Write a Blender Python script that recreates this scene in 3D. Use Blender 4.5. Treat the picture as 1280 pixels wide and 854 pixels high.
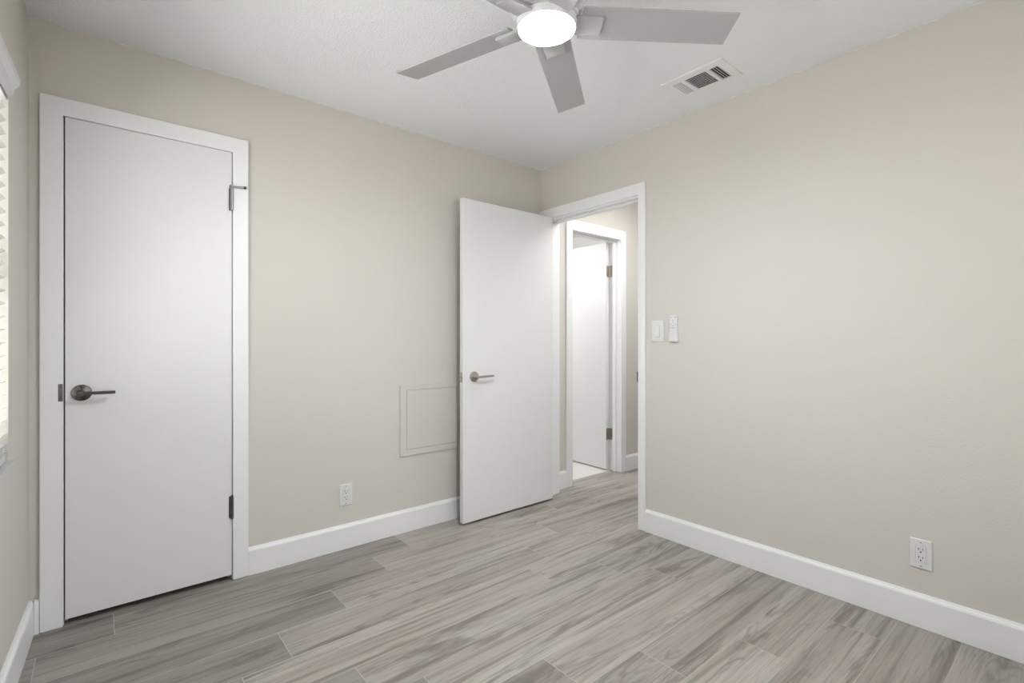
import bpy, bmesh, math, random
from mathutils import Vector, Matrix

R = math.radians
scene = bpy.context.scene
for o in list(bpy.data.objects):
    bpy.data.objects.remove(o, do_unlink=True)
C = scene.collection
random.seed(7)

# ------------------------------------------------------------------ camera
cam_data = bpy.data.cameras.new('camera')
cam_data.sensor_width = 36.0
cam_data.lens = 617.5 / 1280 * 36.0
cam_data.shift_y = -1.8 / 1280
cam_data.clip_start = 0.02
cam_data.clip_end = 100
cam = bpy.data.objects.new('camera', cam_data)
cam.location = (-2.5582, -2.7117, 1.1623)
cam.rotation_euler = (R(90), 0, R(-40.03))
C.objects.link(cam)
scene.camera = cam

# ------------------------------------------------------------------ exposure, world, lights
scene.view_settings.view_transform = 'Standard'
scene.view_settings.look = 'None'
scene.view_settings.gamma = 1
scene.view_settings.use_curve_mapping = False
scene.view_settings.exposure = 0.07

LED = 292
WORLD = 3.3
WINDOW_W = 42
FRONT_FILL_W = 1.0
HALL_W = 16.0
BATH_W = 30

world = bpy.data.worlds.new('daylight')
scene.world = world
world.use_nodes = True
bg = world.node_tree.nodes['Background']
bg.inputs['Color'].default_value = (1.0, 0.985, 0.955, 1)
bg.inputs['Strength'].default_value = WORLD


def area(name, loc, rot, sx, sy, watts, col):
    l = bpy.data.lights.new(name, 'AREA')
    l.shape = 'RECTANGLE'
    l.size = sx
    l.size_y = sy
    l.energy = watts
    l.color = col
    o = bpy.data.objects.new(name, l)
    o.location = loc
    o.rotation_euler = rot
    C.objects.link(o)
    return o


LEFT_ROT = R(-2.44)
LEFT_LOC = (-2.764, 0.0, 0.0)
LM = Matrix.Translation(LEFT_LOC) @ Matrix.Rotation(LEFT_ROT, 4, 'Z')
area('daylight_window_left', LM @ Vector((-0.65, -1.18, 1.05)), (0, R(-90 - 18), LEFT_ROT), 1.3, 2.2, WINDOW_W, (1.0, 0.985, 0.95))
area('front_fill_light', (-1.35, -4.0, 0.85), (R(90 + 32), 0, 0), 2.2, 1.2, FRONT_FILL_W, (1.0, 0.985, 0.95))  # added fill lamp outside the made-up front window, tilted up
area('hall_lamp_light', (0.70, -0.85, 2.42), (0, 0, 0), 0.7, 0.3, HALL_W, (0.95, 0.97, 1.0))
bl_ = bpy.data.lights.new('bath_lamp_light', 'POINT')
bl_.energy = BATH_W
bl_.color = (0.985, 0.99, 1.0)
bl_.shadow_soft_size = 0.12
bo_ = bpy.data.objects.new('bath_lamp_light', bl_)
bo_.location = (-0.05, 1.35, 1.95)
C.objects.link(bo_)


# ------------------------------------------------------------------ materials
def new_mat(name):
    m = bpy.data.materials.new(name)
    m.use_nodes = True
    nt = m.node_tree
    return m, nt, nt.nodes['Principled BSDF']


def N(nt, kind, **kw):
    n = nt.nodes.new(kind)
    for k, v in kw.items():
        setattr(n, k, v)
    return n


def srgb(r, g, b):
    def f(c):
        c /= 255.0
        return c / 12.92 if c <= 0.04045 else ((c + 0.055) / 1.055) ** 2.4
    return (f(r), f(g), f(b), 1)


def bump_noise(nt, bsdf, scale, dist, detail=3, strength=1.0, ramp=None):
    geo = N(nt, 'ShaderNodeNewGeometry')
    no = N(nt, 'ShaderNodeTexNoise')
    no.inputs['Scale'].default_value = scale
    no.inputs['Detail'].default_value = detail
    nt.links.new(geo.outputs['Position'], no.inputs['Vector'])
    src = no.outputs['Fac']
    if ramp:
        mr = N(nt, 'ShaderNodeMapRange')
        mr.inputs['From Min'].default_value = ramp[0]
        mr.inputs['From Max'].default_value = ramp[1]
        nt.links.new(src, mr.inputs['Value'])
        src = mr.outputs['Result']
    b = N(nt, 'ShaderNodeBump')
    b.inputs['Distance'].default_value = dist
    b.inputs['Strength'].default_value = strength
    nt.links.new(src, b.inputs['Height'])
    nt.links.new(b.outputs['Normal'], bsdf.inputs['Normal'])


def plain(name, col, rough=0.5, metal=0.0, bump=None):
    m, nt, b = new_mat(name)
    b.inputs['Base Color'].default_value = col
    b.inputs['Roughness'].default_value = rough
    b.inputs['Metallic'].default_value = metal
    # a faint procedural tone variation
    geo = N(nt, 'ShaderNodeNewGeometry')
    no = N(nt, 'ShaderNodeTexNoise')
    no.inputs['Scale'].default_value = 9
    nt.links.new(geo.outputs['Position'], no.inputs['Vector'])
    mx = N(nt, 'ShaderNodeMix', data_type='RGBA')
    mx.inputs['A'].default_value = tuple(c * 0.985 for c in col[:3]) + (1,)
    mx.inputs['B'].default_value = tuple(min(1, c * 1.015) for c in col[:3]) + (1,)
    nt.links.new(no.outputs['Fac'], mx.inputs['Factor'])
    nt.links.new(mx.outputs['Result'], b.inputs['Base Color'])
    if bump:
        bump_noise(nt, b, *bump)
    return m


WALL = (0.655, 0.619, 0.565, 1)
CEIL = (0.85, 0.86, 0.875, 1)


def wall_material(name, col):
    m, nt, b = new_mat(name)
    b.inputs['Roughness'].default_value = 0.75
    bump_noise(nt, b, 110, 0.0016, 3, 0.6)
    geo = N(nt, 'ShaderNodeNewGeometry')
    sep = N(nt, 'ShaderNodeSeparateXYZ')
    nt.links.new(geo.outputs['Position'], sep.inputs[0])
    no = N(nt, 'ShaderNodeTexNoise')
    no.inputs['Scale'].default_value = 16
    no.inputs['Detail'].default_value = 5
    nt.links.new(geo.outputs['Position'], no.inputs['Vector'])
    # ragged hand-cut paint edge right under the ceiling
    ma = N(nt, 'ShaderNodeMath', operation='MULTIPLY_ADD')
    ma.inputs[1].default_value = 0.022
    nt.links.new(no.outputs['Fac'], ma.inputs[0])
    nt.links.new(sep.outputs['Z'], ma.inputs[2])
    gt = N(nt, 'ShaderNodeMath', operation='GREATER_THAN')
    gt.inputs[1].default_value = 2.4505
    nt.links.new(ma.outputs[0], gt.inputs[0])
    n2 = N(nt, 'ShaderNodeTexNoise')
    n2.inputs['Scale'].default_value = 2.5
    n2.inputs['Detail'].default_value = 4
    nt.links.new(geo.outputs['Position'], n2.inputs['Vector'])
    tone = N(nt, 'ShaderNodeMix', data_type='RGBA')
    tone.inputs['A'].default_value = tuple(c * 0.985 for c in col[:3]) + (1,)
    tone.inputs['B'].default_value = tuple(c * 1.015 for c in col[:3]) + (1,)
    nt.links.new(n2.outputs['Fac'], tone.inputs['Factor'])
    mx = N(nt, 'ShaderNodeMix', data_type='RGBA')
    nt.links.new(gt.outputs[0], mx.inputs['Factor'])
    nt.links.new(tone.outputs['Result'], mx.inputs['A'])
    mx.inputs['B'].default_value = CEIL
    nt.links.new(mx.outputs['Result'], b.inputs['Base Color'])
    return m


def floor_material():
    m, nt, b = new_mat('wood_look_plank')
    b.inputs['Roughness'].default_value = 0.42
    b.inputs['Specular IOR Level'].default_value = 0.4
    L = nt.links.new
    geo = N(nt, 'ShaderNodeNewGeometry')
    sep = N(nt, 'ShaderNodeSeparateXYZ')
    L(geo.outputs['Position'], sep.inputs[0])
    at = N(nt, 'ShaderNodeAttribute', attribute_name='seed')
    at2 = N(nt, 'ShaderNodeAttribute', attribute_name='tone')

    def math_(op, a, c, d=None):
        n = N(nt, 'ShaderNodeMath', operation=op)
        for i, s in enumerate((a, c, d)):
            if s is None:
                continue
            if isinstance(s, (int, float)):
                n.inputs[i].default_value = s
            else:
                L(s, n.inputs[i])
        return n.outputs[0]

    def coords(kx, ky, sx, sy):
        c = N(nt, 'ShaderNodeCombineXYZ')
        L(math_('MULTIPLY_ADD', sep.outputs['X'], kx, math_('MULTIPLY', at.outputs['Fac'], sx)), c.inputs[0])
        L(math_('MULTIPLY_ADD', sep.outputs['Y'], ky, math_('MULTIPLY', at.outputs['Fac'], sy)), c.inputs[1])
        L(math_('MULTIPLY', at.outputs['Fac'], 53.0), c.inputs[2])
        return c.outputs[0]

    def noise(vec, scale, detail, rough=0.5, dist=0.0):
        n = N(nt, 'ShaderNodeTexNoise')
        n.inputs['Scale'].default_value = scale
        n.inputs['Detail'].default_value = detail
        n.inputs['Roughness'].default_value = rough
        n.inputs['Distortion'].default_value = dist
        L(vec, n.inputs['Vector'])
        return n.outputs['Fac']

    def rng(v, a, c, lo=0.0, hi=1.0):
        n = N(nt, 'ShaderNodeMapRange', interpolation_type='SMOOTHSTEP')
        L(v, n.inputs['Value'])
        n.inputs['From Min'].default_value = a
        n.inputs['From Max'].default_value = c
        n.inputs['To Min'].default_value = lo
        n.inputs['To Max'].default_value = hi
        return n.outputs['Result']

    def mix(f, a, c, blend='MIX'):
        n = N(nt, 'ShaderNodeMix', data_type='RGBA', blend_type=blend)
        for key, s in (('Factor', f), ('A', a), ('B', c)):
            if isinstance(s, tuple) or isinstance(s, float):
                n.inputs[key].default_value = s
            else:
                L(s, n.inputs[key])
        return n.outputs['Result']

    band = noise(coords(0.35, 7.5, 91.0, 37.0), 1.0, 2, 0.5, 0.15)
    streak = noise(coords(0.75, 26.0, 33.0, 57.0), 1.0, 4, 0.6, 0.35)
    fine = noise(coords(5.0, 150.0, 17.0, 71.0), 1.0, 4, 0.65, 0.1)
    mid = noise(coords(2.0, 62.0, 47.0, 23.0), 1.0, 4, 0.6, 0.4)
    blot = noise(coords(1.7, 10.0, 67.0, 13.0), 1.0, 4, 0.62, 0.5)
    # cathedral figure: contour lines of a strongly stretched field
    ringf = noise(coords(0.75, 5.5, 29.0, 59.0), 1.0, 2, 0.4, 0.25)
    ring = math_('PINGPONG', math_('MULTIPLY', ringf, 30.0), 0.5)
    ringd = rng(ring, 0.0, 0.34, 1.0, 0.0)
    ringmask = rng(blot, 0.47, 0.60)

    col = mix(rng(band, 0.38, 0.62), FLOOR_LIGHT, FLOOR_MID)
    col = mix(math_('MULTIPLY', rng(streak, 0.50, 0.70), 0.70), col, FLOOR_DARK)
    col = mix(math_('MULTIPLY', rng(blot, 0.54, 0.72), 0.68), col, FLOOR_DARK)
    col = mix(math_('MULTIPLY', rng(mid, 0.50, 0.72), 0.34), col, FLOOR_DARK)
    col = mix(math_('MULTIPLY', rng(fine, 0.46, 0.74), 0.34), col, FLOOR_DARK)
    col = mix(math_('MULTIPLY', math_('MULTIPLY', ringd, ringmask), 0.42), col, FLOOR_DARK)
    # per plank tone, with painted falloff shade on the left planks
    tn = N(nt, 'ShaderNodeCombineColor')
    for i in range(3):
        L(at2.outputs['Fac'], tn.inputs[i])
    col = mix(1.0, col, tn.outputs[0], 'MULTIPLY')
    L(col, b.inputs['Base Color'])
    bp = N(nt, 'ShaderNodeBump')
    bp.inputs['Distance'].default_value = 0.0006
    bp.inputs['Strength'].default_value = 0.5
    L(fine, bp.inputs['Height'])
    L(bp.outputs['Normal'], b.inputs['Normal'])
    L(math_('MULTIPLY_ADD', fine, 0.12, 0.38), b.inputs['Roughness'])
    return m


FLOOR_LIGHT = (0.432, 0.393, 0.353, 1)
FLOOR_MID = (0.362, 0.324, 0.287, 1)
FLOOR_DARK = (0.145, 0.121, 0.100, 1)

M = {}
M['wall'] = wall_material('beige_wall_paint', WALL)
M['bath_wall'] = wall_material('white_wall_paint', (0.80, 0.79, 0.77, 1))
M['ceiling'] = plain('textured_ceiling_paint', CEIL, 0.85, 0, (120, 0.0014, 4, 0.7, (0.40, 0.66)))
M['trim'] = plain('white_trim_paint', (0.85, 0.85, 0.855, 1), 0.38)
M['door'] = plain('white_door_paint', (0.775, 0.77, 0.77, 1), 0.35)
M['floor'] = floor_material()
M['grout'] = plain('plank_joint', (0.48, 0.44, 0.395, 1), 0.7)
M['tile'] = plain('pale_bath_tile', (0.72, 0.69, 0.65, 1), 0.35)
M['nickel'] = plain('dark_satin_nickel', (0.125, 0.12, 0.112, 1), 0.25, 1.0)
M['bronze'] = plain('dark_hinge_metal', (0.17, 0.16, 0.15, 1), 0.35, 1.0)
M['hinge'] = plain('satin_hinge_metal', (0.45, 0.41, 0.37, 1), 0.4, 1.0)
M['chrome'] = plain('satin_chrome', (0.62, 0.62, 0.60, 1), 0.25, 1.0)
M['pewter'] = plain('pewter_hinge_metal', (0.33, 0.33, 0.32, 1), 0.3, 1.0)
M['dark'] = plain('dark_opening', (0.02, 0.02, 0.02, 1), 0.8)
M['plastic'] = plain('white_plastic', (0.74, 0.74, 0.735, 1), 0.32)
M['grey_plastic'] = plain('grey_print', (0.42, 0.42, 0.44, 1), 0.5)
M['fan_white'] = plain('fan_white_enamel', (0.72, 0.72, 0.73, 1), 0.35)
M['fan_blade'] = plain('fan_silver_blade', (0.42, 0.42, 0.42, 1), 0.45)
M['vent'] = plain('vent_white_enamel', (0.82, 0.82, 0.81, 1), 0.4)
M['duct'] = plain('duct_interior', (0.045, 0.045, 0.045, 1), 0.8)
M['sill'] = plain('grey_marble_sill', (0.52, 0.52, 0.52, 1), 0.3)
M['rubber'] = plain('dark_rubber', (0.03, 0.03, 0.03, 1), 0.6)
M['frame'] = plain('white_window_frame', (0.8, 0.8, 0.8, 1), 0.4)

m, nt, b = new_mat('blind_slat')
b.inputs['Base Color'].default_value = (0.86, 0.86, 0.85, 1)
b.inputs['Roughness'].default_value = 0.5
tr = N(nt, 'ShaderNodeBsdfTranslucent')
tr.inputs['Color'].default_value = (0.85, 0.86, 0.85, 1)
ms = N(nt, 'ShaderNodeMixShader')
ms.inputs[0].default_value = 0.5
nt.links.new(b.outputs[0], ms.inputs[1])
nt.links.new(tr.outputs[0], ms.inputs[2])
nt.links.new(ms.outputs[0], nt.nodes['Material Output'].inputs['Surface'])
M['blind'] = m

m, nt, b = new_mat('lamp_diffuser')
b.inputs['Base Color'].default_value = (0.9, 0.9, 0.9, 1)
b.inputs['Emission Color'].default_value = (0.935, 1.0, 1.075, 1)
b.inputs['Emission Strength'].default_value = LED
M['led'] = m

m, nt, b = new_mat('window_glass')
b.inputs['Base Color'].default_value = (1, 1, 1, 1)
b.inputs['Roughness'].default_value = 0.0
b.inputs['IOR'].default_value = 1.02
b.inputs['Transmission Weight'].default_value = 1.0
M['glass'] = m


# ------------------------------------------------------------------ mesh helpers
def box(bm, x0, x1, y0, y1, z0, z1, mat=None):
    vs = [bm.verts.new((x, y, z)) for x in (x0, x1) for y in (y0, y1) for z in (z0, z1)]
    for f in ((0, 1, 3, 2), (4, 6, 7, 5), (0, 4, 5, 1), (2, 3, 7, 6), (0, 2, 6, 4), (1, 5, 7, 3)):
        bm.faces.new([vs[i] for i in f])
    if mat is not None:
        bmesh.ops.transform(bm, matrix=mat, verts=vs)
    return vs


def prism(bm, pts, axis, a, c):
    """extrude a closed 2-D outline along an axis; x: pts are (y,z); y: (x,z); z: (x,y)"""
    def P(p, t):
        if axis == 'x':
            return (t, p[0], p[1])
        if axis == 'y':
            return (p[0], t, p[1])
        return (p[0], p[1], t)
    A = [bm.verts.new(P(p, a)) for p in pts]
    B = [bm.verts.new(P(p, c)) for p in pts]
    n = len(pts)
    bm.faces.new(A)
    bm.faces.new(list(reversed(B)))
    for i in range(n):
        j = (i + 1) % n
        bm.faces.new([A[i], B[i], B[j], A[j]])
    return A + B


def lathe(bm, prof, seg=40, mat=None):
    """revolve (r,z) profile about z"""
    rings = []
    allv = []
    for r, z in prof:
        if r < 1e-6:
            v = bm.verts.new((0, 0, z))
            rings.append([v])
            allv.append(v)
        else:
            ring = [bm.verts.new((r * math.cos(2 * math.pi * i / seg), r * math.sin(2 * math.pi * i / seg), z)) for i in range(seg)]
            rings.append(ring)
            allv += ring
    for A, B in zip(rings, rings[1:]):
        for i in range(seg):
            j = (i + 1) % seg
            if len(A) == 1 and len(B) == 1:
                continue
            if len(A) == 1:
                bm.faces.new([A[0], B[i], B[j]])
            elif len(B) == 1:
                bm.faces.new([A[i], B[0], A[j]])
            else:
                bm.faces.new([A[i], B[i], B[j], A[j]])
    if mat is not None:
        bmesh.ops.transform(bm, matrix=mat, verts=allv)
    return allv


def tube(bm, p0, p1, r, seg=14, r1=None):
    p0, p1 = Vector(p0), Vector(p1)
    d = p1 - p0
    rot = d.to_track_quat('Z', 'Y').to_matrix().to_4x4()
    Lg = d.length
    r1 = r if r1 is None else r1
    lathe(bm, [(0, 0), (r, 0), (r1, Lg), (0, Lg)], seg, Matrix.Translation(p0) @ rot)


def obj(name, bm, mat, parent=None, loc=None, rotz=0.0, bevel=0.0, seg=2, smooth=False):
    bmesh.ops.recalc_face_normals(bm, faces=bm.faces[:])
    me = bpy.data.meshes.new(name)
    bm.to_mesh(me)
    bm.free()
    if isinstance(mat, (list, tuple)):
        for x in mat:
            me.materials.append(x)
    else:
        me.materials.append(mat)
    if smooth:
        for p in me.polygons:
            p.use_smooth = True
        me.set_sharp_from_angle(angle=R(35))
    o = bpy.data.objects.new(name, me)
    C.objects.link(o)
    if parent is not None:
        o.parent = parent
    if loc is not None:
        o.location = loc
        o.rotation_euler = (0, 0, rotz)
    if bevel:
        md = o.modifiers.new('bevel', 'BEVEL')
        md.width = bevel
        md.segments = seg
        md.limit_method = 'ANGLE'
        md.angle_limit = R(40)
    return o


def struct(o, label, cat):
    o['kind'] = 'structure'
    o['label'] = label
    o['category'] = cat
    return o


def thing(name, label, cat, loc=(0, 0, 0), rotz=0.0, group=None, kind=None):
    o = bpy.data.objects.new(name, None)
    o.empty_display_size = 0.05
    C.objects.link(o)
    o.location = loc
    o.rotation_euler = (0, 0, rotz)
    o['label'] = label
    o['category'] = cat
    if group:
        o['group'] = group
    if kind:
        o['kind'] = kind
    return o


def NB():
    return bmesh.new()


def wall_cells(bm, axis, t0, t1, u0, u1, z0, z1, holes):
    """a wall slab of thickness t0..t1 running u0..u1, with rectangular holes (ua,ub,za,zb)"""
    us = sorted({u0, u1, *[h[0] for h in holes], *[h[1] for h in holes]})
    for a, c in zip(us, us[1:]):
        zz = [(z0, z1)]
        for h in holes:
            if h[0] <= a + 1e-6 and h[1] >= c - 1e-6:
                nz = []
                for p, q in zz:
                    if h[2] > p:
                        nz.append((p, min(q, h[2])))
                    if h[3] < q:
                        nz.append((max(p, h[3]), q))
                zz = nz
        for p, q in zz:
            if axis == 'x':
                box(bm, a, c, t0, t1, p, q)
            else:
                box(bm, t0, t1, a, c, p, q)


def u_outline(a_out, a_in, b_in, b_out, z0, z_in, z_out):
    """outline of a door surround (left leg, head, right leg)"""
    return [(a_out, z0), (a_out, z_out), (b_out, z_out), (b_out, z0), (b_in, z0), (b_in, z_in), (a_in, z_in), (a_in, z0)]


H = 2.44
# ------------------------------------------------------------------ floor: one mesh of planks with joints
ROWS = [0.102, -0.013, -0.211, -0.410, -0.611, -0.811, -1.013, -1.210, -1.405, -1.602, -1.797, -1.985, -2.175, -2.372, -2.57, -2.768, -2.966, -3.164, -3.35]
JOINT = [-1.95, -2.505, -2.73, -1.727, -2.01, -2.176, -1.857, -1.696, -1.312, -1.003, -0.646, -0.230, -1.9, -2.3, -1.5, -2.6, -2.1, -1.2]
TONE = {}
PL = 1.298
bm = NB()
seed_l = bm.faces.layers.float.new('seed')
tone_l = bm.faces.layers.float.new('tone')
X0, X1 = -3.15, 2.40
G = 0.0013
rnd = random.Random(21)
for k in range(len(ROWS) - 1):
    yt, yb = ROWS[k], ROWS[k + 1]
    x = JOINT[k] - PL * 4
    while x < X1:
        a, c = max(x, X0), min(x + PL, X1)
        sd, tnv = rnd.random() * 10, rnd.uniform(0.95, 1.06) * (0.76 if (a + c) / 2 < -2.2 else 0.88 if (a + c) / 2 < -1.65 else 1.0)  # random tone; left planks darkened to paint in the lamp's falloff
        x += PL
        if c <= X0 or a >= X1:
            continue
        f = bm.faces.new([bm.verts.new(v) for v in ((a + G, yb + G, 0), (c - G, yb + G, 0), (c - G, yt - G, 0), (a + G, yt - G, 0))])
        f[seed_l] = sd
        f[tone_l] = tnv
        f.material_index = 0
# joint bed
f = bm.faces.new([bm.verts.new(v) for v in ((X0, ROWS[-1], -0.0006), (X1, ROWS[-1], -0.0006), (X1, ROWS[0], -0.0006), (X0, ROWS[0], -0.0006))])
f.material_index = 1
n0 = len(bm.faces)
vs = box(bm, X0, X1, ROWS[-1], ROWS[0], -0.1, -0.001)
bm.faces.ensure_lookup_table()
for f in bm.faces[n0:]:
    f.material_index = 1
for f in bm.faces:
    f.normal_update()
me = bpy.data.meshes.new('floor')
bm.to_mesh(me)
bm.free()
me.materials.append(M['floor'])
me.materials.append(M['grout'])
floor = bpy.data.objects.new('floor', me)
C.objects.link(floor)
struct(floor, 'grey-brown wood-look plank floor running into the hallway', 'floor')

bm = NB()
box(bm, -0.30, 2.0, 0.102, 2.3, -0.1, 0.0)
struct(obj('floor_bathroom', bm, M['tile']), 'pale floor past the inner doorway beyond the hall', 'floor')

# ------------------------------------------------------------------ ceiling
bm = NB()
box(bm, -3.2, 2.55, -3.45, 2.4, H, H + 0.1)
struct(obj('ceiling', bm, M['ceiling']), 'white lightly textured ceiling', 'ceiling')

# ------------------------------------------------------------------ walls
bm = NB()
wall_cells(bm, 'x', 0.0, 0.12, -2.90, 0.0, 0, H, [(-2.672, -2.048, 0, 2.083)])
struct(obj('wall_back', bm, M['wall']), 'beige back wall holding the closed narrow door', 'wall')
bm = NB()
wall_cells(bm, 'x', 0.0, 0.12, 0.12, 2.40, 0, H, [(0.327, 0.973, 0, 2.053)])
struct(obj('wall_hall', bm, M['wall']), 'beige hallway wall seen through the open doorway', 'wall')
bm = NB()
wall_cells(bm, 'y', 0.0, 0.12, -3.35, 0.12, 0, H, [(-0.901, -0.054, 0, 2.062)])
struct(obj('wall_right', bm, M['wall']), 'long beige right wall with the open doorway', 'wall')
bm = NB()
WY0, WY1, WZ0, WZ1 = -1.95, -0.405, 0.765, 1.985
wall_cells(bm, 'y', -0.14, 0.0, -3.40, 0.0, 0, H, [(WY0, WY1, WZ0 - 0.02, WZ1)])
struct(obj('wall_left', bm, M['wall'], None, LEFT_LOC, LEFT_ROT), 'beige left wall with the window', 'wall')
bm = NB()
wall_cells(bm, 'x', -3.47, -3.35, -3.2, 0.12, 0, H, [(-2.15, -0.55, 0.85, 2.05)])  # opening cut for the added fill window
struct(obj('wall_front', bm, M['wall']), 'beige wall behind the viewpoint', 'wall')
# hallway and the rooms behind it
bm = NB()
box(bm, 0.12, 2.40, -1.17, -1.05, 0, H)
box(bm, 2.40, 2.52, -1.17, 0.12, 0, H)
struct(obj('wall_hall_far', bm, M['wall']), 'beige far walls closing the hallway', 'wall')
bm = NB()
box(bm, -0.40, -0.30, 0.12, 2.3, 0, H)
box(bm, 2.0, 2.1, 0.12, 2.3, 0, H)
box(bm, -0.40, 2.1, 2.3, 2.4, 0, H)
struct(obj('wall_bathroom', bm, M['bath_wall']), 'white walls of the bright room past the hall', 'wall')
bm = NB()
box(bm, -2.90, -2.80, 0.12, 0.75, 0, H)
box(bm, -1.90, -1.80, 0.12, 0.75, 0, H)
box(bm, -2.90, -1.80, 0.75, 0.85, 0, H)
box(bm, -2.80, -1.90, 0.12, 0.75, -0.1, 0.0)
struct(obj('wall_closet', bm, M['wall']), 'walls inside the closet behind the narrow door', 'wall')


# ------------------------------------------------------------------ baseboards
BB = [(0, 0), (0.016, 0), (0.016, 0.117), (0.0135, 0.124), (0.0085, 0.129), (0.006, 0.135), (0, 0.135)]


def bb_x(name, x0, x1, label, y=0.0, sgn=-1):
    bm = NB()
    prism(bm, [(y + sgn * d, z + 0.001) for d, z in BB], 'x', x0, x1)
    return struct(obj(name, bm, M['trim']), label, 'baseboard')


def bb_y(name, y0, y1, label, x=0.0, sgn=-1):
    bm = NB()
    prism(bm, [(x + sgn * d, z + 0.001) for d, z in BB], 'y', y0, y1)
    return struct(obj(name, bm, M['trim']), label, 'baseboard')


bb_x('baseboard_back', -1.987, -0.018, 'white baseboard along the back wall under the outlet')
bb_x('baseboard_back_corner', -2.748, -2.734, 'short white baseboard piece left of the closed door casing')
bb_y('baseboard_right', -3.35, -0.937, 'white baseboard along the right wall')
bm = NB()
prism(bm, [(d, z + 0.001) for d, z in BB], 'y', -3.34, -0.001)
struct(obj('baseboard_left', bm, M['trim'], None, LEFT_LOC, LEFT_ROT), 'white baseboard along the left wall', 'baseboard')
bb_x('baseboard_hall', 1.026, 2.398, 'white hallway baseboard right of the inner doorway')
bb_x('baseboard_hall_corner', 0.122, 0.269, 'short white hallway baseboard left of the inner doorway')


# ------------------------------------------------------------------ door surrounds
def surround_x(name, label, a_out, a_in, b_in, b_out, z_in, z_out, jl, jr, jz, y_face, depth, stop_y):
    """casing + jamb + stop of an opening in a wall that runs along x; casing stands on the y_face side (towards -y)"""
    t = thing(name, label, 'door trim', ((a_out + b_out) / 2, y_face, 0), kind='structure')
    ox, oy = (a_out + b_out) / 2, y_face
    bm = NB()
    prism(bm, [(p[0] - ox, p[1]) for p in u_outline(a_out, a_in, b_in, b_out, 0.001, z_in, z_out)], 'y', -0.016, 0.0)
    obj('casing', bm, M['trim'], t, bevel=0.003)
    bm = NB()
    prism(bm, [(p[0] - ox, p[1]) for p in u_outline(jl - 0.0175, jl, jr, jr + 0.0175, 0.001, jz, jz + 0.0175)], 'y', 0.0, depth)
    obj('jamb', bm, M['trim'], t, bevel=0.001)
    bm = NB()
    prism(bm, [(p[0] - ox, p[1]) for p in u_outline(jl, jl + 0.011, jr - 0.011, jr, 0.001, jz - 0.011, jz)], 'y', stop_y[0], stop_y[1])
    obj('stop', bm, M['trim'], t, bevel=0.0015)
    return t


# closed closet door surround
CJL, CJR, CJZ = -2.6615, -2.0575, 2.0735
t1 = surround_x('trim_1', 'white casing around the closed narrow door', -2.733, -2.664, -2.055, -1.987, 2.071, 2.143, CJL, CJR, CJZ, 0.0, 0.12, (0.040, 0.075))
bm = NB()
box(bm, -2.678, -2.664, -0.0185, -0.0155, 0.915, 0.985)
bmesh.ops.translate(bm, verts=bm.verts[:], vec=(2.36, 0, 0))
o = obj('strike_plate', bm, M['bronze'], t1, bevel=0.001)
o['label'] = 'dark metal strike lip'

# inner doorway surround in the hall
t3 = surround_x('trim_3', 'white casing around the inner doorway across the hall', 0.270, 0.338, 0.957, 1.026, 2.038, 2.122, 0.3445, 0.955, 2.035, 0.0, 0.12, (0.038, 0.072))

# doorway surround in the right wall (runs along y)
t2 = thing('trim_2', 'white casing around the open doorway in the right wall', 'door trim', (0, -0.47, 0), kind='structure')
bm = NB()
prism(bm, [(p[0] + 0.47, p[1]) for p in u_outline(-0.936, -0.886, -0.070, -0.004, 0.001, 2.054, 2.126)], 'x', -0.016, 0.0)
obj('casing', bm, M['trim'], t2, bevel=0.003)
bm = NB()
prism(bm, [(p[0] + 0.47, p[1]) for p in u_outline(-0.9005, -0.882, -0.073, -0.0545, 0.001, 2.044, 2.0615)], 'x', 0.0, 0.12)
obj('jamb', bm, M['trim'], t2, bevel=0.001)
bm = NB()
prism(bm, [(p[0] + 0.47, p[1]) for p in u_outline(-0.882, -0.871, -0.084, -0.073, 0.001, 2.033, 2.044)], 'x', 0.042, 0.076)
obj('stop', bm, M['trim'], t2, bevel=0.0015)
bm = NB()
box(bm, -0.020, 0.02, -0.8845 + 0.47, -0.8815 + 0.47, 0.905, 0.968)
o = obj('strike_plate', bm, M['bronze'], t2, bevel=0.0008)
o['label'] = 'dark metal strike plate'
bm = NB()
prism(bm, [(p[0] + 0.47, p[1]) for p in u_outline(-0.952, -0.884, -0.070, -0.0165, 0.001, 2.050, 2.12)], 'x', 0.12, 0.136)
obj('hall_casing', bm, M['trim'], t2, bevel=0.003)


# ------------------------------------------------------------------ doors
def lever_handle(parent, x, z, y, name='handle', side=1, length=0.115, angle=0.0, mat=None, rad=0.033):
    """rosette and lever standing out towards -y from the plane y"""
    mat = mat or M['nickel']
    bm = NB()
    rot = Matrix.Translation((x, y, z)) @ Matrix.Rotation(R(90), 4, 'X')
    lathe(bm, [(0, 0), (rad, 0), (rad, 0.006), (rad - 0.002, 0.0085), (0.020, 0.010), (0.0125, 0.012), (0.0125, 0.042), (0.011, 0.044), (0, 0.044)], 40, rot)
    ro = obj(name, bm, mat, parent, smooth=True)
    bm = NB()
    mt = Matrix.Translation((x, y - 0.048, z)) @ Matrix.Rotation(angle, 4, 'Y')
    box(bm, -0.0135 if side > 0 else -length, length if side > 0 else 0.0135, -0.0075, 0.0075, -0.0065, 0.0065, mt)
    le = obj('lever', bm, mat, ro, bevel=0.003, seg=3)
    return ro


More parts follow.
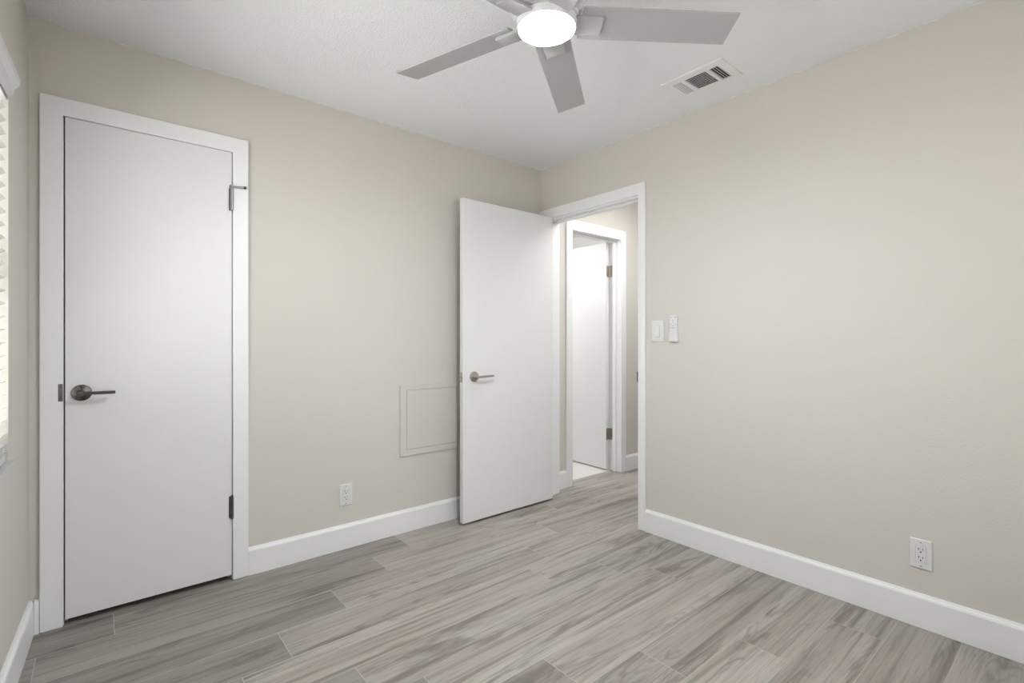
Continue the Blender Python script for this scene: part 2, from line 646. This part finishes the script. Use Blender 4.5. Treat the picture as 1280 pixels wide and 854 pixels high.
# closed closet door
d1 = thing('door_1', 'closed flat white narrow door with a dark lever handle', 'door', (-2.3595, 0.0, 0), kind='structure')
bm = NB()
box(bm, -2.6575 + 2.3595, -2.0588 + 2.3595, -0.008, 0.027, 0.026, 2.0695)
obj('door_leaf', bm, M['door'], d1, bevel=0.0015)
h = lever_handle(d1, -2.607 + 2.3595, 0.945, -0.008, length=0.108, rad=0.0335)
h['label'] = 'dark nickel lever handle'
for zc, hh in ((0.355, 0.105), (1.845, 0.10)):
    bm = NB()
    tube(bm, (0.3005, -0.0165, zc - hh / 2), (0.3005, -0.0165, zc + hh / 2), 0.0068, 16)
    tube(bm, (0.3005, -0.0165, zc + hh / 2), (0.3005, -0.0165, zc + hh / 2 + 0.004), 0.005, 16)
    tube(bm, (0.3005, -0.0165, zc - hh / 2 - 0.004), (0.3005, -0.0165, zc - hh / 2), 0.005, 16)
    box(bm, 0.288, 0.2995, -0.0105, -0.0080, zc - hh / 2, zc + hh / 2)
    hg = obj('hinge', bm, M['bronze'] if zc < 1 else M['pewter'], d1, smooth=True)
    hg['label'] = 'dark metal hinge' if zc < 1 else 'chrome upper hinge with stop'
    if zc > 1:
        bm = NB()
        za = zc + hh / 2 + 0.008
        box(bm, 0.290, 0.318, -0.0215, -0.0115, za - 0.004, za + 0.006)
        tube(bm, (0.310, -0.0165, za + 0.001), (0.349, -0.030, za + 0.001), 0.0048, 12)
        lathe(bm, [(0, 0), (0.0085, 0), (0.0085, 0.010), (0, 0.010)], 16,
              Matrix.Translation((0.3005, -0.0165, za - 0.004)))
        sp = obj('pin_stop', bm, M['pewter'], hg, smooth=True)
        bm = NB()
        tube(bm, (0.349, -0.030, za + 0.001), (0.359, -0.0335, za + 0.001), 0.0065, 14)
        obj('bumper', bm, M['rubber'], hg, smooth=True)
        bm = NB()
        tube(bm, (0.2945, -0.0245, zc - hh / 2 - 0.006), (0.2945, -0.0245, za + 0.001), 0.0035, 12)
        tube(bm, (0.2945, -0.0245, zc - hh / 2 - 0.006), (0.288, -0.030, zc - hh / 2 - 0.006), 0.0055, 12)
        obj('stop_arm', bm, M['pewter'], hg, smooth=True)

# open bedroom door
d2 = thing('door_2', 'open flat white door standing against the back wall beside the corner', 'door', (-0.02, -0.12, 0), kind='structure')
bm = NB()
box(bm, -0.790, -0.004, -0.035, 0.0, 0.013, 2.052)
obj('door_leaf', bm, M['door'], d2, bevel=0.002)
h = lever_handle(d2, -0.706, 0.930, -0.035, length=0.122, angle=R(-1.5), mat=M['hinge'])
h['label'] = 'satin nickel lever handle'
bm = NB()
box(bm, -0.7912, -0.7895, -0.030, -0.006, 0.898, 0.960)
box(bm, -0.800, -0.790, -0.0245, -0.0115, 0.922, 0.936)
o = obj('latch', bm, M['chrome'], d2, bevel=0.0008)
o['label'] = 'chrome latch plate on the door edge'
for zc in (0.28, 1.03, 1.80):
    bm = NB()
    tube(bm, (0.004, 0.012, zc - 0.045), (0.004, 0.012, zc + 0.045), 0.007, 14)
    box(bm, -0.030, 0.004, -0.0005, 0.0025, zc - 0.045, zc + 0.045)
    obj('hinge', bm, M['hinge'], d2, smooth=True)

# inner door beyond the hall, swung into the bright room
d3 = thing('door_3', 'half hidden white door swung open in the inner doorway beyond the hall', 'door', (0.943, 0.113, 0), R(-2.5), kind='structure')
bm = NB()
box(bm, -0.035, 0.0, 0.0, 0.600, 0.012, 2.030)
obj('door_leaf', bm, M['door'], d3, bevel=0.002)
for zc in (0.325, 1.775):
    bm = NB()
    tube(bm, (0.006, -0.006, zc - 0.050), (0.006, -0.006, zc + 0.050), 0.0075, 14)
    box(bm, -0.033, 0.004, -0.0025, 0.0005, zc - 0.050, zc + 0.050)
    box(bm, 0.0085, 0.0115, -0.040, -0.004, zc - 0.050, zc + 0.050)
    o = obj('hinge', bm, M['hinge'], d3, smooth=True)
    o['label'] = 'satin metal hinge'

# ------------------------------------------------------------------ window in the left wall
w1 = thing('window_1', 'white window at the left edge behind the blind', 'window', LEFT_LOC, LEFT_ROT, kind='structure')
bm = NB()
yo0, yo1, zo0, zo1 = WY0 + 0.001, WY1 - 0.001, WZ0 + 0.001, WZ1 - 0.001
for a in ((yo0, yo0 + 0.045, zo0, zo1), (yo1 - 0.045, yo1, zo0, zo1), (yo0 + 0.045, yo1 - 0.045, zo0, zo0 + 0.045),
          (yo0 + 0.045, yo1 - 0.045, zo1 - 0.045, zo1), (yo0 + 0.045, yo1 - 0.045, 1.33, 1.375)):
    box(bm, -0.128, -0.085, *a)
wf = obj('window_frame', bm, M['frame'], w1, bevel=0.002)
bm = NB()
box(bm, -0.110, -0.104, yo0 + 0.0452, yo1 - 0.0452, zo0 + 0.0452, 1.3298)
box(bm, -0.110, -0.104, yo0 + 0.0452, yo1 - 0.0452, 1.3752, zo1 - 0.0452)
obj('pane', bm, M['glass'], w1)
bm = NB()
box(bm, -0.084, 0.0003, WY0 + 0.001, WY1 - 0.001, WZ0 - 0.0195, WZ0)
box(bm, 0.0003, 0.014, WY0 - 0.03, WY1 + 0.012, WZ0 - 0.0195, WZ0)
o = obj('window_sill', bm, M['sill'], w1, bevel=0.002)
o['label'] = 'grey stone window sill'

bl = thing('window_blind', 'white slatted blind with a valance over the left window', 'blind', LEFT_LOC, LEFT_ROT)
bm = NB()
prism(bm, [(0.0008, 1.953), (0.012, 1.965), (0.017, 1.985), (0.029, 2.002), (0.031, 2.020), (0.0008, 2.020)], 'y', WY0 - 0.03, -0.417)
box(bm, -0.045, -0.002, WY0 + 0.01, WY1 - 0.012, 1.945, 1.980)
obj('valance', bm, M['plastic'], bl, bevel=0.001)
bm = NB()
z = 0.845
while z < 1.945:
    mt = Matrix.Translation((-0.026, 0, z)) @ Matrix.Rotation(R(-32), 4, 'Y')
    box(bm, -0.025, 0.025, WY0 + 0.012, WY1 - 0.012, -0.0013, 0.0013, mt)
    z += 0.0425
obj('slats', bm, M['blind'], bl)
bm = NB()
box(bm, -0.050, -0.006, WY0 + 0.012, WY1 - 0.012, WZ0 + 0.001, WZ0 + 0.020)
for i in range(5):
    box(bm, -0.051, -0.004, WY0 + 0.012, WY1 - 0.012, WZ0 + 0.024 + i * 0.008, WZ0 + 0.0275 + i * 0.008)
o = obj('bottom_rail', bm, M['plastic'], bl, bevel=0.001)
for yy in (WY1 - 0.13, (WY0 + WY1) / 2, WY0 + 0.13):
    bm = NB()
    for xx in (-0.0525, -0.0025):
        tube(bm, (xx, yy, WZ0 + 0.02), (xx, yy, 1.95), 0.0008, 6)
    obj('ladder_cord', bm, M['plastic'], bl)

# unseen window added behind the viewpoint to let in fill light
w2 = thing('fill_window', 'unseen white window added behind the viewpoint for fill light', 'window', (-1.35, -3.41, 0.85), kind='structure')
bm = NB()
for a in ((-0.799, -0.75, 0.001, 1.199), (0.75, 0.799, 0.001, 1.199), (-0.75, 0.75, 0.001, 0.05), (-0.75, 0.75, 1.15, 1.199), (-0.75, 0.75, 0.58, 0.625)):
    box(bm, a[0], a[1], -0.03, 0.03, a[2], a[3])
obj('window_frame', bm, M['frame'], w2, bevel=0.002)
bm = NB()
box(bm, -0.7495, 0.7495, -0.003, 0.003, 0.0505, 0.5795)
box(bm, -0.7495, 0.7495, -0.003, 0.003, 0.6255, 1.1495)
obj('pane', bm, M['glass'], w2)

# ------------------------------------------------------------------ ceiling fan
FX, FY = -1.456, -1.572
fan = thing('ceiling_fan', 'silver five-blade ceiling fan with a round lit lamp', 'ceiling fan', (FX, FY, 0))
bm = NB()
lathe(bm, [(0, H - 0.0005), (0.085, H - 0.0005), (0.092, H - 0.02), (0.092, H - 0.075), (0.080, H - 0.085), (0.080, H - 0.10),
           (0.112, 2.315), (0.118, 2.29), (0.118, 2.225), (0.112, 2.212), (0.102, 2.206), (0.102, 2.186), (0.096, 2.184), (0, 2.184)], 64)
obj('motor_housing', bm, M['fan_white'], fan, smooth=True)
bm = NB()
lathe(bm, [(0.0905, 2.1838), (0.0960, 2.1825), (0.0960, 2.1630), (0.0945, 2.1585), (0.0920, 2.1570), (0.0905, 2.1580)], 72)
o = obj('lamp_ring', bm, M['fan_white'], fan, smooth=True)
bm = NB()
lathe(bm, [(0.0, 2.1600), (0.0900, 2.1600), (0.0895, 2.1565), (0.0800, 2.1535), (0.050, 2.1510), (0, 2.1500)], 72)
o = obj('lamp_diffuser', bm, M['led'], fan, smooth=True)
o['label'] = 'round glowing white diffuser'
PITCH = 0.2328
BR, BC = 0.610, 0.1204


def blade_mats(k):
    a = -0.6347 + k * 2 * math.pi / 5
    return Matrix.Translation((0, 0, 2.180)) @ Matrix.Rotation(a, 4, 'Z') @ Matrix.Rotation(-PITCH, 4, 'X')


proto = None
for k in range(5):
    mt = blade_mats(k)
    if proto is None:
        bm = NB()
        prism(bm, [(0.110, -BC / 2), (BR, -BC / 2), (BR, BC / 2), (0.110, BC / 2)], 'z', 0.0, 0.006)
        bd = obj('blade', bm, M['fan_blade'], fan, bevel=0.0012)
        bm = NB()
        prism(bm, [(0.082, -0.030), (0.100, -0.036), (0.178, -0.034), (0.178, 0.034), (0.100, 0.036), (0.082, 0.030)], 'z', -0.010, -0.0003)
        br = obj('blade_bracket', bm, M['fan_blade'], bd, bevel=0.0012)
        proto = (bd, br)
    else:
        bd = proto[0].copy()
        C.objects.link(bd)
        br = proto[1].copy()
        C.objects.link(br)
        br.parent = bd
        bd.parent = fan
    bd.matrix_local = mt

# ------------------------------------------------------------------ ceiling vent
vx0, vx1, vy0, vy1 = -0.402, -0.190, -1.612, -1.302
vc = ((vx0 + vx1) / 2, (vy0 + vy1) / 2)
vent = thing('ceiling_vent', 'white louvred air vent in the ceiling near the right wall', 'air vent', (vc[0], vc[1], H))
hx0, hx1 = -0.360 - vc[0], -0.219 - vc[0]
banks = [(-1.574, -1.527), (-1.512, -1.404), (-1.386, -1.340)]
bm = NB()
ox0, ox1, oy0, oy1 = vx0 - vc[0], vx1 - vc[0], vy0 - vc[1], vy1 - vc[1]
ys = [oy0] + [v - vc[1] for bnk in banks for v in bnk] + [oy1]
box(bm, ox0, hx0, oy0, oy1, -0.009, -0.0005)
box(bm, hx1, ox1, oy0, oy1, -0.009, -0.0005)
for i in range(0, len(ys), 2):
    box(bm, hx0, hx1, ys[i], ys[i + 1], -0.009, -0.0005)
bmesh.ops.remove_doubles(bm, verts=bm.verts[:], dist=1e-5)
obj('vent_frame', bm, M['vent'], vent)
bm = NB()
box(bm, hx0, hx1, ys[1], ys[6], -0.0012, -0.0006)
o = obj('duct_opening', bm, M['duct'], vent)
o['label'] = 'dark duct behind the louvres'


def bank(y0, y1, n, along, tilt, hw=0.0045):
    bm = NB()
    y0 -= vc[1]
    y1 -= vc[1]
    for i in range(n):
        if along == 'x':      # slats run across, spaced in y
            c = y0 + (i + 0.5) * (y1 - y0) / n
            mt = Matrix.Translation(((hx0 + hx1) / 2, c, -0.005)) @ Matrix.Rotation(tilt, 4, 'X')
            box(bm, -(hx1 - hx0) / 2, (hx1 - hx0) / 2, -hw, hw, -0.0006, 0.0006, mt)
        else:
            c = hx0 + (i + 0.5) * (hx1 - hx0) / n
            mt = Matrix.Translation((c, (y0 + y1) / 2, -0.005)) @ Matrix.Rotation(tilt, 4, 'Y')
            box(bm, -hw, hw, -(y1 - y0) / 2, (y1 - y0) / 2, -0.0006, 0.0006, mt)
    return obj('louver_bank', bm, M['vent'], vent)


bank(*banks[0], 4, 'x', R(58), 0.0036)
bank(*banks[1], 10, 'y', R(-38), 0.0042)
bank(*banks[2], 5, 'x', R(-10), 0.0027)
for yy in (oy0 + 0.016, oy1 - 0.016):
    bm = NB()
    lathe(bm, [(0, -0.0105), (0.0035, -0.0100), (0.0035, -0.009), (0, -0.009)], 12, Matrix.Translation((0, yy, 0)))
    obj('screw', bm, M['vent'], vent)


# ------------------------------------------------------------------ outlets, switch, remote
def outlet_parts(t):
    """built facing -y; plate centre at the origin"""
    bm = NB()
    prof = [(-0.0365, -0.060), (0.0365, -0.060), (0.0365, 0.060), (-0.0365, 0.060)]
    A = [bm.verts.new((x, -0.0003, z)) for x, z in prof]
    B = [bm.verts.new((x, -0.003, z)) for x, z in prof]
    Cc = [bm.verts.new((x * 0.90, -0.0065, z * 0.94)) for x, z in prof]
    bm.faces.new(A)
    bm.faces.new(Cc)
    for P, Q in ((A, B), (B, Cc)):
        for i in range(4):
            j = (i + 1) % 4
            bm.faces.new([P[i], P[j], Q[j], Q[i]])
    obj('cover_plate', bm, M['plastic'], t)
    bm = NB()
    box(bm, -0.0168, 0.0168, -0.0082, -0.0066, -0.0335, 0.0335)
    rc = obj('receptacle', bm, M['plastic'], t, bevel=0.0008)
    bm = NB()
    for (a, c, d, e) in ((-0.0178, 0.0178, 0.0335, 0.0345), (-0.0178, 0.0178, -0.0345, -0.0335), (-0.0178, -0.0168, -0.0335, 0.0335), (0.0168, 0.0178, -0.0335, 0.0335)):
        box(bm, a, c, -0.0070, -0.0065, d, e)
    o = obj('seam', bm, M['grey_plastic'], rc)
    bm = NB()
    for zc in (0.0165, -0.0165):
        box(bm, -0.0078, -0.0052, -0.0086, -0.0080, zc + 0.0005, zc + 0.0090)
        box(bm, 0.0052, 0.0074, -0.0086, -0.0080, zc + 0.0012, zc + 0.0083)
        prism(bm, [(0.0030 * math.cos(x * math.pi / 5), zc - 0.0072 + 0.0030 * math.sin(x * math.pi / 5)) for x in range(10)], 'y', -0.0086, -0.0080)
    o = obj('slots', bm, M['dark'], rc)
    o['label'] = 'dark plug slots'
    for zc in (0.0475, -0.0475):
        bm = NB()
        lathe(bm, [(0, 0), (0.003, 0), (0.0026, 0.0009), (0, 0.0011)], 14, Matrix.Translation((0, -0.0064, zc)) @ Matrix.Rotation(R(90), 4, 'X'))
        obj('screw', bm, M['chrome'], t)


t = thing('electrical_outlet', 'white wall outlet low on the back wall between the two doors', 'outlet', (-1.4945, 0, 0.299))
outlet_parts(t)
t = thing('electrical_outlet', 'white wall outlet low on the right wall above the baseboard', 'outlet', (0, -2.245, 0.295), R(-90))
outlet_parts(t)

# rocker light switch
t = thing('light_switch', 'white rocker light switch beside the open doorway', 'light switch', (0, -1.0175, 1.2155), R(-90))
bm = NB()
prof = [(-0.040, -0.0625), (0.040, -0.0625), (0.040, 0.0625), (-0.040, 0.0625)]
A = [bm.verts.new((x, -0.0003, z)) for x, z in prof]
B = [bm.verts.new((x, -0.0035, z)) for x, z in prof]
Cc = [bm.verts.new((x * 0.92, -0.007, z * 0.95)) for x, z in prof]
bm.faces.new(A)
bm.faces.new(Cc)
for P, Q in ((A, B), (B, Cc)):
    for i in range(4):
        j = (i + 1) % 4
        bm.faces.new([P[i], P[j], Q[j], Q[i]])
obj('cover_plate', bm, M['plastic'], t)
bm = NB()
prism(bm, [(-0.0072, -0.033), (-0.0135, -0.033), (-0.0085, 0.004), (-0.0078, 0.033), (-0.0072, 0.033)], 'x', -0.0165, 0.0165)
rk = obj('rocker', bm, M['plastic'], t, bevel=0.0006)
bm = NB()
for (a, c, d, e) in ((-0.0178, 0.0178, 0.0332, 0.0345), (-0.0178, 0.0178, -0.0352, -0.0332), (-0.0178, -0.0166, -0.0332, 0.0332), (0.0166, 0.0178, -0.0332, 0.0332)):
    box(bm, a, c, -0.0078, -0.0070, d, e)
obj('seam', bm, M['grey_plastic'], t)
for zc in (0.049, -0.049):
    bm = NB()
    lathe(bm, [(0, 0), (0.003, 0), (0.0026, 0.0009), (0, 0.0011)], 14, Matrix.Translation((0, -0.0069, zc)) @ Matrix.Rotation(R(90), 4, 'X'))
    obj('screw', bm, M['plastic'], t)

# fan remote in a wall cradle
rx, rz = -1.131, 1.154
t = thing('remote_holder', 'white wall cradle holding the fan remote', 'remote holder', (0, rx, rz), R(-90))
bm = NB()
box(bm, -0.027, 0.027, -0.0035, -0.0003, 0.0, 0.115)
box(bm, -0.027, -0.0245, -0.0220, -0.0035, 0.0, 0.048)
box(bm, 0.0245, 0.027, -0.0220, -0.0035, 0.0, 0.048)
box(bm, -0.0245, 0.0245, -0.0220, -0.0195, 0.0, 0.048)
box(bm, -0.0245, 0.0245, -0.0195, -0.0035, 0.0, 0.003)
obj('cradle', bm, M['plastic'], t, bevel=0.001)
t = thing('remote_control', 'white handheld fan remote resting in the wall cradle beside the switch', 'remote control', (0, rx, rz), R(-90))
bm = NB()
box(bm, -0.0235, 0.0235, -0.0185, -0.0045, 0.004, 0.150)
obj('body', bm, M['plastic'], t, bevel=0.003, seg=3)


def buttons(spec, mat, name):
    for (a, c, w, hgt) in spec:
        bm = NB()
        box(bm, a - w / 2, a + w / 2, -0.0196, -0.0184, c - hgt / 2, c + hgt / 2)
        obj(name, bm, mat, t, bevel=0.0004)


buttons([(-0.0135, 0.140, 0.006, 0.005), (0.0135, 0.140, 0.008, 0.007)], M['grey_plastic'], 'button')
buttons([(0.0, 0.121, 0.007, 0.005), (0.0, 0.111, 0.005, 0.004)], M['grey_plastic'], 'button')
buttons([(-0.0135, 0.098, 0.005, 0.005), (0.0135, 0.098, 0.005, 0.004), (0.0, 0.090, 0.010, 0.004)], M['grey_plastic'], 'button')
buttons([(-0.0125, 0.080, 0.009, 0.003), (0.0, 0.079, 0.008, 0.004), (0.0125, 0.080, 0.009, 0.003)], M['grey_plastic'], 'button')
buttons([(-0.012, 0.062, 0.011, 0.007), (0.012, 0.062, 0.011, 0.007)], M['plastic'], 'button')

# ------------------------------------------------------------------ access panel painted into the back wall
t = thing('access_panel', 'flat beige access panel in the back wall behind the open door', 'access panel', (-0.94, 0, 0.459))
bm = NB()
ox = 0.94
a0, a1, b0, b1 = -1.163 + ox, -0.720 + ox, 0.0, 0.427
i0, i1, j0, j1 = -1.119 + ox, -0.760 + ox, 0.039, 0.398
box(bm, a0, i0 - 0.0016, -0.0078, -0.0003, b0, b1)
box(bm, i1 + 0.0016, a1, -0.0078, -0.0003, b0, b1)
box(bm, i0 - 0.0016, i1 + 0.0016, -0.0078, -0.0003, b0, j0 - 0.0016)
box(bm, i0 - 0.0016, i1 + 0.0016, -0.0078, -0.0003, j1 + 0.0016, b1)
obj('panel_frame', bm, M['wall'], t)
bm = NB()
box(bm, i0 + 0.0008, i1 - 0.0008, -0.0069, -0.0003, j0 + 0.0008, j1 - 0.0008)
obj('panel_door', bm, M['wall'], t, bevel=0.0006)
